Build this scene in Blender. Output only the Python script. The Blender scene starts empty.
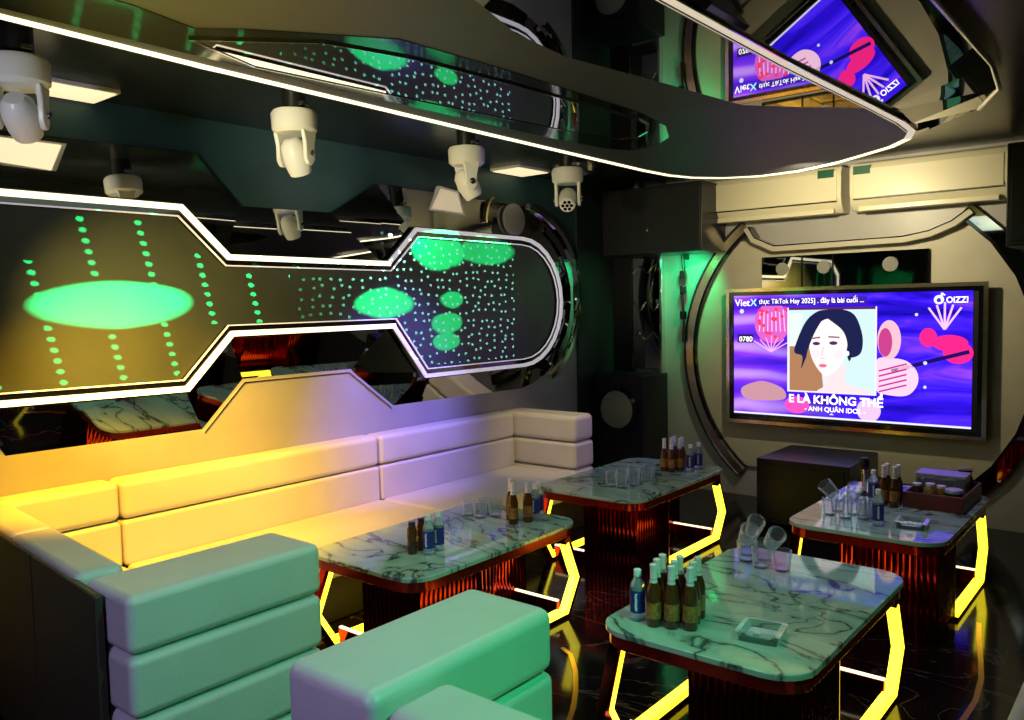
import bpy, bmesh, math, random
from mathutils import Vector, Matrix, Euler
random.seed(7)
PI = math.pi
sc = bpy.context.scene
col = sc.collection

# ------------------------------------------------------------------ camera
YAW, PITCH, ROLL = 0.68979, 0.06598, 0.02032
cam_d = bpy.data.cameras.new('camera')
cam_d.sensor_fit = 'HORIZONTAL'; cam_d.sensor_width = 36.0
cam_d.lens = 825.0 / 1024 * 36.0
cam_d.clip_start = 0.02
cam = bpy.data.objects.new('camera', cam_d); col.objects.link(cam)
fwd = Vector((-math.sin(YAW) * math.cos(PITCH), math.cos(YAW) * math.cos(PITCH), -math.sin(PITCH)))
rgt = Vector((math.cos(YAW), math.sin(YAW), 0)); dwn = fwd.cross(rgt)
r2 = rgt * math.cos(ROLL) + dwn * math.sin(ROLL)
d2 = -rgt * math.sin(ROLL) + dwn * math.cos(ROLL)
cam.matrix_world = Matrix(((r2.x, -d2.x, -fwd.x, 0), (r2.y, -d2.y, -fwd.y, 0), (r2.z, -d2.z, -fwd.z, 1.65), (0, 0, 0, 1)))
sc.camera = cam

# ------------------------------------------------------------------ world, exposure
w = bpy.data.worlds.new('world'); sc.world = w; w.use_nodes = True
w.node_tree.nodes['Background'].inputs[0].default_value = (0.02, 0.02, 0.03, 1)
w.node_tree.nodes['Background'].inputs[1].default_value = 0.3
sc.view_settings.view_transform = 'Standard'
sc.view_settings.look = 'None'
sc.view_settings.gamma = 1.0
sc.view_settings.use_curve_mapping = False
sc.view_settings.exposure = 0.0
sc.cycles.use_denoising = True
sc.cycles.max_bounces = 10
sc.cycles.transparent_max_bounces = 12
sc.cycles.transmission_bounces = 8
sc.cycles.glossy_bounces = 5
sc.cycles.diffuse_bounces = 3
sc.cycles.sample_clamp_indirect = 4.0
sc.cycles.caustics_refractive = False

# ------------------------------------------------------------------ lights
def spot(loc, target, power, color, angle=60, blend=0.6, size=0.04):
    l = bpy.data.lights.new('spot_light', 'SPOT')
    l.energy = power; l.color = color; l.spot_size = math.radians(angle); l.spot_blend = blend; l.shadow_soft_size = size
    o = bpy.data.objects.new('spot_light', l); col.objects.link(o)
    o.location = loc
    o.rotation_euler = (Vector(target) - Vector(loc)).to_track_quat('-Z', 'Y').to_euler()
    return o
def area(loc, target, power, color, sx, sy):
    l = bpy.data.lights.new('area_light', 'AREA'); l.shape = 'RECTANGLE'; l.size = sx; l.size_y = sy
    l.energy = power; l.color = color
    o = bpy.data.objects.new('area_light', l); col.objects.link(o)
    o.location = loc
    o.rotation_euler = (Vector(target) - Vector(loc)).to_track_quat('-Z', 'Y').to_euler()
    return o
YEL = (1.0, .62, .10); WARM = (1.0, .78, .42); PUR = (.36, .27, 1.0); GRN = (.08, 1.0, .42); LAV = (.5, .45, 1.0)
# moving head beams
spot((-3.25, 1.6, 2.20), (-4.1, 2.05, .45), 430, (1.0, .46, .0), 80, .9)
spot((-3.2, 2.55, 2.2), (-4.1, 3.1, .5), 75, (1.0, .55, .06), 60, .9)
spot((-3.0, 3.8, 2.2), (-4.2, 3.8, 1.02), 230, (.26, .18, 1.0), 56, .9)
spot((-3.2, 4.3, 2.2), (-3.75, 5.0, .55), 50, (1.0, .72, .36), 40, .9)
# warm wash on the left half of the star panel
spot((-2.9, 1.0, 1.95), (-4.2, 2.3, 1.5), 330, (1.0, .68, .12), 54, 1.0)
# green spot fixture on the right side
spot((.25, 1.9, 2.45), (-1.9, 1.7, .5), 135, (.02, 1.0, .40), 60, .8)
spot((.25, 1.95, 2.45), (-1.3, 3.2, .5), 45, (.30, 1.0, .65), 50, .9)
# lavender wash from behind the camera
spot((-1.1, -1.0, 2.4), (-2.0, 1.1, .6), 120, LAV, 60, .9)
# unseen fill added overhead: soft area over the tables, then violet spots
area((-1.9, 2.4, 2.46), (-1.9, 2.4, 0), 10, (.75, .95, .8), .8, 2.2)
spot((-1.2, 5.2, 2.4), (-1.2, 4.5, .5), 34, (.6, .55, 1.0), 60, .9)
spot((-1.2, 5.2, 2.3), (-2.1, 6.1, .5), 40, (.3, .2, 1.0), 22, .9)  # violet spot added in place of the television's glow on the subwoofer
spot((-1.3, 5.3, 2.3), (-3.3, 5.0, .6), 45, (.35, .25, 1.0), 30, .9)  # violet spot added to colour the sofa's end arm
# TV wall: warm wash, green corner
spot((-1.9, 5.1, 2.4), (-2.0, 6.6, 2.0), 105, (1.0, .85, .5), 120, .9)
spot((-3.25, 6.2, 2.02), (-3.42, 6.6, 1.75), 30, (.0, 1.0, .3), 100, .9)
# unseen fill spots added to brighten the lamp bodies and the upper left wall
spot((-2.3, .3, 1.95), (-3.35, 2.8, 2.42), 180, (1.0, .92, .72), 40, .6)
spot((-2.8, 3.9, 2.4), (-4.2, 3.9, 2.65), 3, (.3, .25, 1.0), 80, .9)
spot((-2.5, .1, 1.9), (-3.35, 1.25, 2.42), 34, (.85, .85, 1.0), 24, .6)
spot((-3.0, 3.5, 2.3), (-4.2, 3.2, 2.58), 14, (.75, .68, .6), 44, 1.0)
# unseen warm fill spot grazing the ceiling raft from below
spot((-1.9, .5, 1.7), (-2.1, 1.4, 2.5), 150, (1.0, .82, .14), 90, 1.0)

# ------------------------------------------------------------------ materials
def newmat(name):
    m = bpy.data.materials.new(name); m.use_nodes = True
    return m, m.node_tree, m.node_tree.nodes['Principled BSDF']
def mat(name, c, rough=.5, metal=0, spec=None, coat=0, bump=0, bscale=60, vary=0, vscale=3, emit=None, es=0, trans=0, ior=1.45):
    m, t, b = newmat(name)
    b.inputs['Base Color'].default_value = (*c, 1)
    b.inputs['Roughness'].default_value = rough
    b.inputs['Metallic'].default_value = metal
    b.inputs['IOR'].default_value = ior
    if trans: b.inputs['Transmission Weight'].default_value = trans
    if coat: b.inputs['Coat Weight'].default_value = coat; b.inputs['Coat Roughness'].default_value = .08
    if emit: b.inputs['Emission Color'].default_value = (*emit, 1); b.inputs['Emission Strength'].default_value = es
    tc = t.nodes.new('ShaderNodeTexCoord')
    if vary:
        n = t.nodes.new('ShaderNodeTexNoise'); n.inputs['Scale'].default_value = vscale; n.inputs['Detail'].default_value = 5
        t.links.new(tc.outputs['Object'], n.inputs['Vector'])
        r = t.nodes.new('ShaderNodeValToRGB')
        r.color_ramp.elements[0].position = .3; r.color_ramp.elements[1].position = .7
        r.color_ramp.elements[0].color = (*[x * (1 - vary) for x in c], 1)
        r.color_ramp.elements[1].color = (*[min(1, x * (1 + vary)) for x in c], 1)
        t.links.new(n.outputs['Fac'], r.inputs['Fac']); t.links.new(r.outputs['Color'], b.inputs['Base Color'])
    if bump:
        n = t.nodes.new('ShaderNodeTexNoise'); n.inputs['Scale'].default_value = bscale; n.inputs['Detail'].default_value = 4
        t.links.new(tc.outputs['Object'], n.inputs['Vector'])
        bp = t.nodes.new('ShaderNodeBump'); bp.inputs['Strength'].default_value = bump; bp.inputs['Distance'].default_value = .01
        t.links.new(n.outputs['Fac'], bp.inputs['Height']); t.links.new(bp.outputs['Normal'], b.inputs['Normal'])
    return m
def marble(name, base, vein, scale=3.0, rough=.06, thresh=.03, coat=0):
    m, t, b = newmat(name)
    tc = t.nodes.new('ShaderNodeTexCoord')
    n = t.nodes.new('ShaderNodeTexNoise'); n.inputs['Scale'].default_value = scale; n.inputs['Detail'].default_value = 7; n.inputs['Distortion'].default_value = 1.6
    mp = t.nodes.new('ShaderNodeMapping'); mp.inputs['Rotation'].default_value = (0, 0, .6); mp.inputs['Scale'].default_value = (1, 2.1, 1)
    oi = t.nodes.new('ShaderNodeObjectInfo')
    t.links.new(tc.outputs['Object'], mp.inputs['Vector'])
    ad = t.nodes.new('ShaderNodeVectorMath'); ad.operation = 'ADD'
    t.links.new(mp.outputs['Vector'], ad.inputs[0]); t.links.new(oi.outputs['Location'], ad.inputs[1])
    t.links.new(ad.outputs[0], n.inputs['Vector'])
    s = t.nodes.new('ShaderNodeMath'); s.operation = 'SUBTRACT'; s.inputs[1].default_value = .5
    a = t.nodes.new('ShaderNodeMath'); a.operation = 'ABSOLUTE'
    t.links.new(n.outputs['Fac'], s.inputs[0]); t.links.new(s.outputs[0], a.inputs[0])
    r = t.nodes.new('ShaderNodeValToRGB')
    e = r.color_ramp.elements
    e[0].position = 0; e[0].color = (*vein, 1); e[1].position = thresh; e[1].color = (*base, 1)
    x = e.new(min(.9, thresh * 5)); x.color = (*[min(1, k * 1.25) for k in base], 1)
    t.links.new(a.outputs[0], r.inputs['Fac']); t.links.new(r.outputs['Color'], b.inputs['Base Color'])
    b.inputs['Roughness'].default_value = rough; b.inputs['IOR'].default_value = 1.7
    if coat: b.inputs['Coat Weight'].default_value = coat; b.inputs['Coat Roughness'].default_value = .03
    return m
def glow(name, c, s):
    return mat(name, (.8, .8, .8), .4, emit=c, es=s)
M = {}
M['leather'] = mat('cream_leather', (.66, .62, .55), .36, bump=.12, bscale=90, vary=.05)
M['leather_dark'] = mat('brown_leather', (.045, .032, .02), .5, bump=.2, bscale=90)
M['leather_seam'] = mat('stitching', (.28, .22, .16), .6)
M['wall_grey'] = mat('grey_wall_panel', (.34, .33, .34), .38, vary=.06)
M['wall_teal_glow'] = mat('teal_glow_wall', (.028, .075, .075), .45, vary=.15)  # dark wall with the teal glow falling on it mixed into its colour
M['wall_dark'] = mat('dark_wall', (.02, .035, .032), .5, vary=.2)
M['wall_beige'] = mat('beige_panel', (.42, .39, .31), .45, vary=.07, vscale=4)
M['ceiling'] = mat('ceiling_paint', (.012, .016, .016), .25)
M['slab'] = mat('slab_paint', (.030, .030, .036), .5, vary=.1)
M['black_gloss'] = mat('black_gloss', (.004, .004, .005), .06, coat=.5)
M['black'] = mat('black_plastic', (.008, .008, .009), .4)
M['black_wood'] = mat('black_cabinet', (.010, .010, .016), .3)
M['mirror'] = mat('smoked_mirror', (.55, .56, .58), .015, 1)
M['mirror_dark'] = mat('dark_mirror', (.34, .35, .37), .02, 1)
M['mirror_ceil'] = mat('ceiling_mirror', (.62, .62, .66), .012, 1)
M['chrome'] = mat('chrome', (.82, .8, .78), .1, 1)
M['gold'] = mat('champagne_metal', (.75, .62, .42), .16, 1)
M['brass'] = mat('brass', (.55, .3, .1), .25, 1)
M['copper'] = mat('red_copper_mirror', (.34, .022, .012), .10, 1, vary=.12, vscale=6)
M['red_lacquer'] = mat('red_lacquer', (.42, .03, .018), .18, .75)
M['led_y'] = glow('yellow_led', (1.0, .80, .02), 3.2)
M['led_w'] = glow('white_led', (1.0, .87, .54), 1.75)
M['chrome_glow'] = glow('soft_chrome_glow', (1.0, .86, .70), .55)  # raft's chrome side band, its lit look put in as faint glow
M['glow_dim'] = glow('dim_glow', (.8, .75, .85), .45)  # lit look of the wall frame's chrome put in as faint glow
M['marble'] = marble('green_marble', (.33, .45, .38), (.03, .05, .045), 1.5, .05, .022)
M['floor'] = marble('black_marble', (.005, .004, .006), (.08, .06, .06), 1.1, .10, .010)
M['floor'].node_tree.nodes['Principled BSDF'].inputs['IOR'].default_value = 1.35
M['white_plastic'] = mat('white_plastic', (.82, .81, .77), .3)
def thin_glass(name, c, edge):
    m = bpy.data.materials.new(name); m.use_nodes = True; t = m.node_tree; t.nodes.clear()
    o = t.nodes.new('ShaderNodeOutputMaterial'); mx = t.nodes.new('ShaderNodeMixShader'); tr = t.nodes.new('ShaderNodeBsdfTransparent')
    g = t.nodes.new('ShaderNodeBsdfGlossy'); d = t.nodes.new('ShaderNodeBsdfDiffuse'); m2 = t.nodes.new('ShaderNodeMixShader'); lw = t.nodes.new('ShaderNodeLayerWeight')
    tr.inputs[0].default_value = (*c, 1); g.inputs['Roughness'].default_value = .06; g.inputs[0].default_value = (.95, .95, 1, 1)
    d.inputs[0].default_value = (.85, .87, .95, 1); m2.inputs[0].default_value = .6
    lw.inputs[0].default_value = edge
    r = t.nodes.new('ShaderNodeValToRGB'); r.color_ramp.elements[0].position = 0; r.color_ramp.elements[0].position = .3; r.color_ramp.elements[0].color = (.07, .07, .07, 1); r.color_ramp.elements[1].position = .72
    t.links.new(lw.outputs['Facing'], r.inputs[0]); t.links.new(r.outputs[0], mx.inputs[0])
    t.links.new(g.outputs[0], m2.inputs[1]); t.links.new(d.outputs[0], m2.inputs[2])
    t.links.new(tr.outputs[0], mx.inputs[1]); t.links.new(m2.outputs[0], mx.inputs[2]); t.links.new(mx.outputs[0], o.inputs[0])
    return m
M['glass'] = thin_glass('clear_glass', (.93, .95, .98), .35)
M['glass_thick'] = thin_glass('ashtray_glass', (.72, .84, .82), .5)
M['amber'] = mat('amber_glass', (.13, .035, .006), .05, trans=.3, ior=1.4, coat=.5)
M['foil'] = mat('silver_foil', (.85, .80, .80), .3, .25)
M['label_gold'] = mat('gold_label', (.32, .13, .03), .3, vary=.6, vscale=60)
M['label_dark'] = mat('dark_label', (.05, .02, .02), .4)
M['label_blue'] = mat('blue_label', (.015, .03, .22), .35)
M['clearplastic'] = mat('clear_plastic', (.75, .88, .95), .08, trans=.75, ior=1.2)
M['cap_white'] = mat('white_cap', (.85, .85, .85), .35)
M['text_white'] = mat('white_print', (.85, .85, .85), .4)
M['ac_white'] = mat('ivory_plastic', (.62, .58, .44), .35)
M['sticker'] = mat('green_sticker', (.005, .08, .045), .4)
M['grille'] = mat('grey_speaker_cloth', (.24, .24, .22), .75, bump=.3, bscale=400)
M['tray'] = mat('dark_red_wood', (.16, .025, .018), .3, vary=.15, vscale=12)
M['tin_green'] = mat('green_tin', (.02, .10, .06), .25, .6)
M['tin_top'] = mat('lilac_lid', (.5, .45, .8), .3)
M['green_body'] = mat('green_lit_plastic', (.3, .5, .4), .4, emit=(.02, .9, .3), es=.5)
M['snack'] = mat('snack_mix', (.4, .22, .08), .5, vary=.6, vscale=60)

# light panel diffuser
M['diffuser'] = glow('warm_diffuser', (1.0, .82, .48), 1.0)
# star panel: dark navy fabric
def star_panel():
    m = mat('star_wall_covering', (.05, .06, .062), .34, vary=.15, vscale=2)
    return m
M['starpanel'] = star_panel()
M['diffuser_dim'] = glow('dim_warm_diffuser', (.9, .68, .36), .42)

# ------------------------------------------------------------------ mesh helpers
class MB:
    def __init__(s): s.bm = bmesh.new()
    def box(s, x0, x1, y0, y1, z0, z1, mtx=None):
        vs = [s.bm.verts.new(Vector(p)) for p in ((x0, y0, z0), (x1, y0, z0), (x1, y1, z0), (x0, y1, z0), (x0, y0, z1), (x1, y0, z1), (x1, y1, z1), (x0, y1, z1))]
        for f in ((3, 2, 1, 0), (4, 5, 6, 7), (0, 1, 5, 4), (1, 2, 6, 5), (2, 3, 7, 6), (3, 0, 4, 7)): s.bm.faces.new([vs[i] for i in f])
        if mtx is not None:
            for v in vs: v.co = mtx @ v.co
        return s
    def prism(s, pts, vec):
        vec = Vector(vec); a = [s.bm.verts.new(Vector(p)) for p in pts]; b = [s.bm.verts.new(Vector(p) + vec) for p in pts]
        n = len(pts)
        s.bm.faces.new(a); s.bm.faces.new(b[::-1])
        for i in range(n): s.bm.faces.new((a[i], b[i], b[(i + 1) % n], a[(i + 1) % n]))
        return s
    def lathe(s, prof, n=24, mtx=None, caps=True):
        rings = []; new = []
        for r, z in prof:
            if r < 1e-6: v = s.bm.verts.new((0, 0, z)); rings.append([v]); new.append(v)
            else:
                ring = [s.bm.verts.new((r * math.cos(2 * PI * k / n), r * math.sin(2 * PI * k / n), z)) for k in range(n)]
                rings.append(ring); new += ring
        for a, b in zip(rings, rings[1:]):
            for k in range(n):
                q = (k + 1) % n
                if len(a) == 1 and len(b) == 1: continue
                if len(a) == 1: f = (a[0], b[q], b[k])
                elif len(b) == 1: f = (a[k], a[q], b[0])
                else: f = (a[k], a[q], b[q], b[k])
                s.bm.faces.new(f)
        if caps:
            if len(rings[0]) > 1: s.bm.faces.new(rings[0][::-1])
            if len(rings[-1]) > 1: s.bm.faces.new(rings[-1])
        if mtx is not None:
            for v in new: v.co = mtx @ v.co
        return s
    def tube(s, pts, r, n=10, closed=False):
        pts = [Vector(p) for p in pts]; rings = []; N = len(pts)
        up = None
        for i, p in enumerate(pts):
            a = pts[(i - 1) % N] if (closed or i > 0) else p; b = pts[(i + 1) % N] if (closed or i < N - 1) else p
            t = (b - a).normalized()
            if up is None:
                up = Vector((0, 0, 1)) if abs(t.z) < .9 else Vector((1, 0, 0))
            x = t.cross(up).normalized(); y = x.cross(t).normalized(); up = y
            rr = r[i] if isinstance(r, (list, tuple)) else r
            rings.append([s.bm.verts.new(p + (x * math.cos(2 * PI * k / n) + y * math.sin(2 * PI * k / n)) * rr) for k in range(n)])
        rg = range(N) if closed else range(N - 1)
        for i in rg:
            a, b = rings[i], rings[(i + 1) % N]
            for k in range(n): s.bm.faces.new((a[k], a[(k + 1) % n], b[(k + 1) % n], b[k]))
        if not closed: s.bm.faces.new(rings[0][::-1]); s.bm.faces.new(rings[-1])
        return s
    def band(s, pts, nrm, w0, w1, h0, h1, closed=False):
        """rectangular bar swept along pts lying in a plane with normal nrm, mitred; w = in-plane offsets, h = along normal"""
        pts = [Vector(p) for p in pts]; nrm = Vector(nrm).normalized(); N = len(pts); rings = []
        for i, p in enumerate(pts):
            t1 = (p - pts[(i - 1) % N]).normalized() if (closed or i > 0) else None
            t2 = (pts[(i + 1) % N] - p).normalized() if (closed or i < N - 1) else None
            if t1 is None: t1 = t2
            if t2 is None: t2 = t1
            s1 = nrm.cross(t1); s2 = nrm.cross(t2); m = (s1 + s2).normalized(); k = 1 / max(.35, m.dot(s1))
            rings.append([s.bm.verts.new(p + m * k * a + nrm * b) for a, b in ((w0, h0), (w1, h0), (w1, h1), (w0, h1))])
        rg = range(N) if closed else range(N - 1)
        for i in rg:
            a, b = rings[i], rings[(i + 1) % N]
            for k in range(4): s.bm.faces.new((a[k], a[(k + 1) % 4], b[(k + 1) % 4], b[k]))
        if not closed: s.bm.faces.new(rings[0][::-1]); s.bm.faces.new(rings[-1])
        return s
    def build(s, name, m, parent=None, bevel=0, seg=3, smooth=False, loc=None):
        bmesh.ops.recalc_face_normals(s.bm, faces=s.bm.faces)
        me = bpy.data.meshes.new(name); s.bm.to_mesh(me); s.bm.free()
        o = bpy.data.objects.new(name, me); col.objects.link(o)
        me.materials.append(M[m] if isinstance(m, str) else m)
        if smooth or bevel:
            for p in me.polygons: p.use_smooth = True
            try: me.set_sharp_from_angle(angle=math.radians(38))
            except Exception: pass
        if bevel:
            b = o.modifiers.new('bevel', 'BEVEL'); b.width = bevel; b.segments = seg; b.limit_method = 'ANGLE'; b.angle_limit = math.radians(40)
            b.harden_normals = True
        if parent is not None: o.parent = parent
        if loc is not None: o.location = loc
        return o
def tag(o, label=None, cat=None, group=None, kind=None):
    if label: o['label'] = label
    if cat: o['category'] = cat
    if group: o['group'] = group
    if kind: o['kind'] = kind
    return o
def empty(name, loc=(0, 0, 0), rz=0, label=None, cat=None, group=None):
    o = bpy.data.objects.new(name, None); col.objects.link(o); o.location = loc; o.rotation_euler = (0, 0, rz)
    o.empty_display_size = .05
    return tag(o, label, cat, group)
def struct(o, label=None, cat=None):
    o['kind'] = 'structure'
    return tag(o, label, cat)
def children(o): return [c for c in col.objects if c.parent == o]
def copy_tree(o, parent=None):
    c = o.copy(); col.objects.link(c)
    if parent is not None: c.parent = parent
    for ch in children(o): copy_tree(ch, c)
    return c
def rrect(x0, x1, y0, y1, r, n=8):
    out = []
    for cx, cy, a0 in ((x1 - r, y1 - r, 0), (x0 + r, y1 - r, 90), (x0 + r, y0 + r, 180), (x1 - r, y0 + r, 270)):
        for k in range(n + 1):
            a = math.radians(a0 + 90 * k / n); out.append((cx + r * math.cos(a), cy + r * math.sin(a)))
    return out

WX, WY, WZ = -4.2, 6.6, 2.7     # left wall, TV wall, ceiling
# ------------------------------------------------------------------ room shell
struct(MB().box(-4.3, 1.4, -1.7, 6.7, -.1, 0).build('floor', 'floor'))
struct(MB().box(-4.3, 1.4, -1.7, 6.7, 2.7, 2.8).build('ceiling', 'ceiling'))
struct(MB().box(-4.3, -4.2, -1.7, 6.7, 0, 2.7).build('wall_left', 'wall_teal_glow'))
struct(MB().box(-4.2, -4.192, -1.6, 5.98, 0, 1.6).build('wall_left_panel', 'wall_grey'))
struct(MB().box(-4.2, 1.3, 6.6, 6.7, 0, 2.7).build('wall_back', 'wall_grey'))
struct(MB().box(1.3, 1.4, -1.7, 6.7, 0, 2.7).build('wall_right', 'wall_dark'))
struct(MB().box(-4.2, 1.3, -1.7, -1.6, 0, 2.7).build('wall_front', 'wall_dark'))
# brass inlay arcs in the floor
for n, pts in ((1, [(-2.30, 3.12), (-2.22, 3.08), (-2.10, 2.95), (-2.0, 2.81), (-1.92, 2.68), (-1.87, 2.58), (-1.84, 2.4)]),
               (2, [(-.79, 4.62), (-.75, 4.39), (-.70, 4.15), (-.66, 3.93), (-.64, 3.7), (-.65, 3.45), (-.68, 3.2)])):
    struct(MB().band([(x, y, 0) for x, y in pts], (0, 0, 1), -.011, .011, 0, .004).build('trim_%d' % n, 'brass'))
# dark door-like upper wall covering near the far corner of the left wall
struct(MB().box(-4.2, -4.17, 5.98, 6.6, 0, 2.7).build('wall_corner', 'wall_dark', bevel=.004))

# ------------------------------------------------------------------ ceiling slab with light edge
slab = empty('ceiling_raft', (0, 0, 2.5), label='lowered dark ceiling raft with a glowing light strip round its edge', cat='ceiling raft')
inner = [(-1.17, -1.3), (-1.17, 1.0), (-1.16, 3.0), (-1.13, 3.9), (-1.12, 4.35), (-1.135, 4.6), (-1.21, 4.82), (-1.34, 5.0), (-1.55, 5.17), (-1.78, 5.35), (-2.05, 5.48), (-2.31, 5.49), (-2.52, 5.38), (-2.66, 5.2), (-2.72, 5.0), (-2.735, 4.7), (-2.70, 3.0), (-2.66, 1.6), (-2.62, .9), (-2.60, -1.3)]
# outline is anticlockwise seen from above
MB().prism([(x, y, 0) for x, y in inner], (0, 0, .2)).build('underside', 'slab', slab)
MB().band([(x, y, 0) for x, y in inner[6:]], (0, 0, 1), -.022, .006, -.004, .022).build('light_strip', 'led_w', slab)
MB().band([(x, y, 0) for x, y in inner[:7]], (0, 0, 1), -.024, .008, -.004, .022).build('side_strip', 'chrome_glow', slab)
MB().band([(x - .018, y, 0) for x, y in inner[:6]], (0, 0, 1), -.003, .003, -.008, .0).build('side_chrome', 'chrome', slab)
MB().band([(x, y, 0) for x, y in inner], (0, 0, 1), -.030, -.024, -.006, .03, closed=True).build('chrome_edge', 'chrome', slab)
# sloping mirror bevel on the right side of the raft and its chrome rim
outer = [(-.69, -1.3), (-.69, 4.1), (-.74, 4.6), (-.90, 5.02)]
inn = [(-1.14, -1.3), (-1.14, 4.1), (-1.13, 4.5), (-1.17, 4.80)]
mb = MB()
a = [mb.bm.verts.new((x, y, .005)) for x, y in inn]; b = [mb.bm.verts.new((x, y, .14)) for x, y in outer]
c = [mb.bm.verts.new((x - .01, y, .14)) for x, y in inn]
for i in range(len(a) - 1):
    mb.bm.faces.new((a[i], a[i + 1], b[i + 1], b[i])); mb.bm.faces.new((c[i], c[i + 1], a[i + 1], a[i]))
mb.bm.faces.new((a[0], b[0], c[0])); mb.bm.faces.new((a[-1], c[-1], b[-1]))
for i in range(len(a) - 1): mb.bm.faces.new((b[i], b[i + 1], c[i + 1], c[i]))
mb.build('mirror_bevel', 'mirror_ceil', slab)
MB().tube([(x, y, .14) for x, y in outer], .012).build('chrome_rim', 'chrome', slab, smooth=True)
# long mirror inset beside the left strip and gloss black surround
def lens(pts, z0, z1): return MB().prism([(x, y, z0) for x, y in pts], (0, 0, z1 - z0))
surround = [(-2.26, .4), (-2.28, 1.15), (-2.33, 1.36), (-2.22, 1.48), (-2.12, 1.62), (-1.96, 1.85), (-1.93, 2.4), (-1.93, 3.3), (-1.98, 3.6), (-2.1, 3.85), (-2.25, 4.0), (-2.42, 4.05), (-2.5, 3.9), (-2.55, 3.4), (-2.58, 2.0), (-2.55, .4)]
lens(surround, -.003, .001).build('black_surround', 'black_gloss', slab)
m1 = [(-2.42, 1.40), (-2.15, 1.70), (-2.07, 2.0), (-2.03, 2.5), (-2.0, 3.38), (-2.03, 3.52), (-2.1, 3.64), (-2.2, 3.72), (-2.3, 3.70), (-2.37, 3.4), (-2.45, 2.6), (-2.53, 1.7)]
lens(m1, -.007, -.002).build('long_mirror', 'mirror_ceil', slab)
MB().band([(x, y, -.006) for x, y in m1], (0, 0, 1), -.004, .004, -.004, .003, closed=True).build('mirror_trim', 'chrome', slab)
m2 = [(-1.50, .6), (-1.56, 1.77), (-1.65, 2.05), (-1.68, 2.36), (-1.61, 2.83), (-1.57, 3.14), (-1.53, 3.45), (-1.35, 3.68), (-1.19, 3.85), (-1.145, 3.93), (-1.175, 3.0), (-1.19, 1.0), (-1.19, .6)]
lens(m2[::-1], -.004, .001).build('wide_mirror', 'mirror_ceil', slab)

# ------------------------------------------------------------------ left wall : mirror board, star panel, light frames
def arcpts(cy, cz, ry, rz, a0, a1, n):
    return [(cy + ry * math.cos(math.radians(a0 + (a1 - a0) * k / n)), cz + rz * math.sin(math.radians(a0 + (a1 - a0) * k / n))) for k in range(n + 1)]
ledo = [(2.29, 1.26), (2.57, 1.545), (3.81, 1.55), (4.10, 1.19)] + arcpts(5.20, 1.675, .50, .485, -90, 90, 14) + [(4.04, 2.165), (3.78, 1.925), (2.57, 1.93), (2.30, 2.185), (.75, 2.185), (.45, 2.0), (.45, 1.5), (.75, 1.28)]
board = [(2.40, .985), (2.66, 1.24), (3.42, 1.24), (3.78, .97)] + arcpts(5.10, 1.70, .86, .745, -84, 82, 14) + [(3.68, 2.47), (3.30, 2.25), (2.66, 2.24), (2.40, 2.50), (.5, 2.47), (.1, 2.2), (.1, 1.3), (.5, .99)]
ledo = [(y * .986, 1.65 + (z - 1.65) * .986) for y, z in ledo]
feat = empty('mirror_wall_feature', (-4.2, 3.2, 1.0), label='large angular smoked mirror with a notched glowing panel on the left wall', cat='wall feature')
def yz(pts, x, cy=3.2, cz=1.0): return [(x, y - cy, z - cz) for y, z in pts]
mb = MB()
PX = .06
bo = [mb.bm.verts.new((.004 if z < 1.6 else .038, y - 3.2, z - 1.0)) for y, z in board]
bi = [mb.bm.verts.new((PX, y - 3.2, z - 1.0)) for y, z in ledo]
bk = [mb.bm.verts.new((.0, y - 3.2, z - 1.0)) for y, z in board]
nb = len(board)
for k in range(nb):
    q = (k + 1) % nb
    mb.bm.faces.new((bo[k], bo[q], bi[q], bi[k])); mb.bm.faces.new((bk[k], bk[q], bo[q], bo[k]))
mb.bm.faces.new(bk); mb.bm.faces.new(bi)
mb.build('mirror_board', 'mirror', feat)
MB().band([(.012 if z < 1.6 else .044, y - 3.2, z - 1.0) for y, z in board[:4]] , (1, 0, 0), -.003, .003, -.004, .004).build('mirror_edge', 'chrome', feat)
pan = MB().prism(yz(ledo, PX), (.012, 0, 0)).build('star_panel', 'starpanel', feat)
full = yz(ledo, PX)
MB().band(full, (1, 0, 0), -.045, .03, 0.0, .03, closed=True).build('frame', 'black_gloss', feat)
# indices: bright strip follows the notched left part, chrome on the right gets a faint painted glow
i_last = 2
bright = [ledo[-3], ledo[-2], ledo[-1]]
lb = [ledo[k] for k in range(3)]          # lower notch
top = ledo[len(ledo) - 8:]                # (4.04,2.165) ... (.75,1.28)
path = top + lb                            # top right round the left end to the lower notch
path = path[1:]
MB().band(yz(path, PX), (1, 0, 0), -.036, -.006, .0, .045).build('light_strip', 'led_w', feat)
rest = [ledo[k] for k in range(2, len(ledo) - 7 + 1)]
rest = ledo[2:len(ledo) - 6]
MB().band(yz(rest, PX), (1, 0, 0), -.036, -.010, .0, .045).build('light_strip', 'glow_dim', feat)
MB().band(full, (1, 0, 0), .022, .029, .0, .04, closed=True).build('inner_trim', 'glow_dim', feat)
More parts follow.
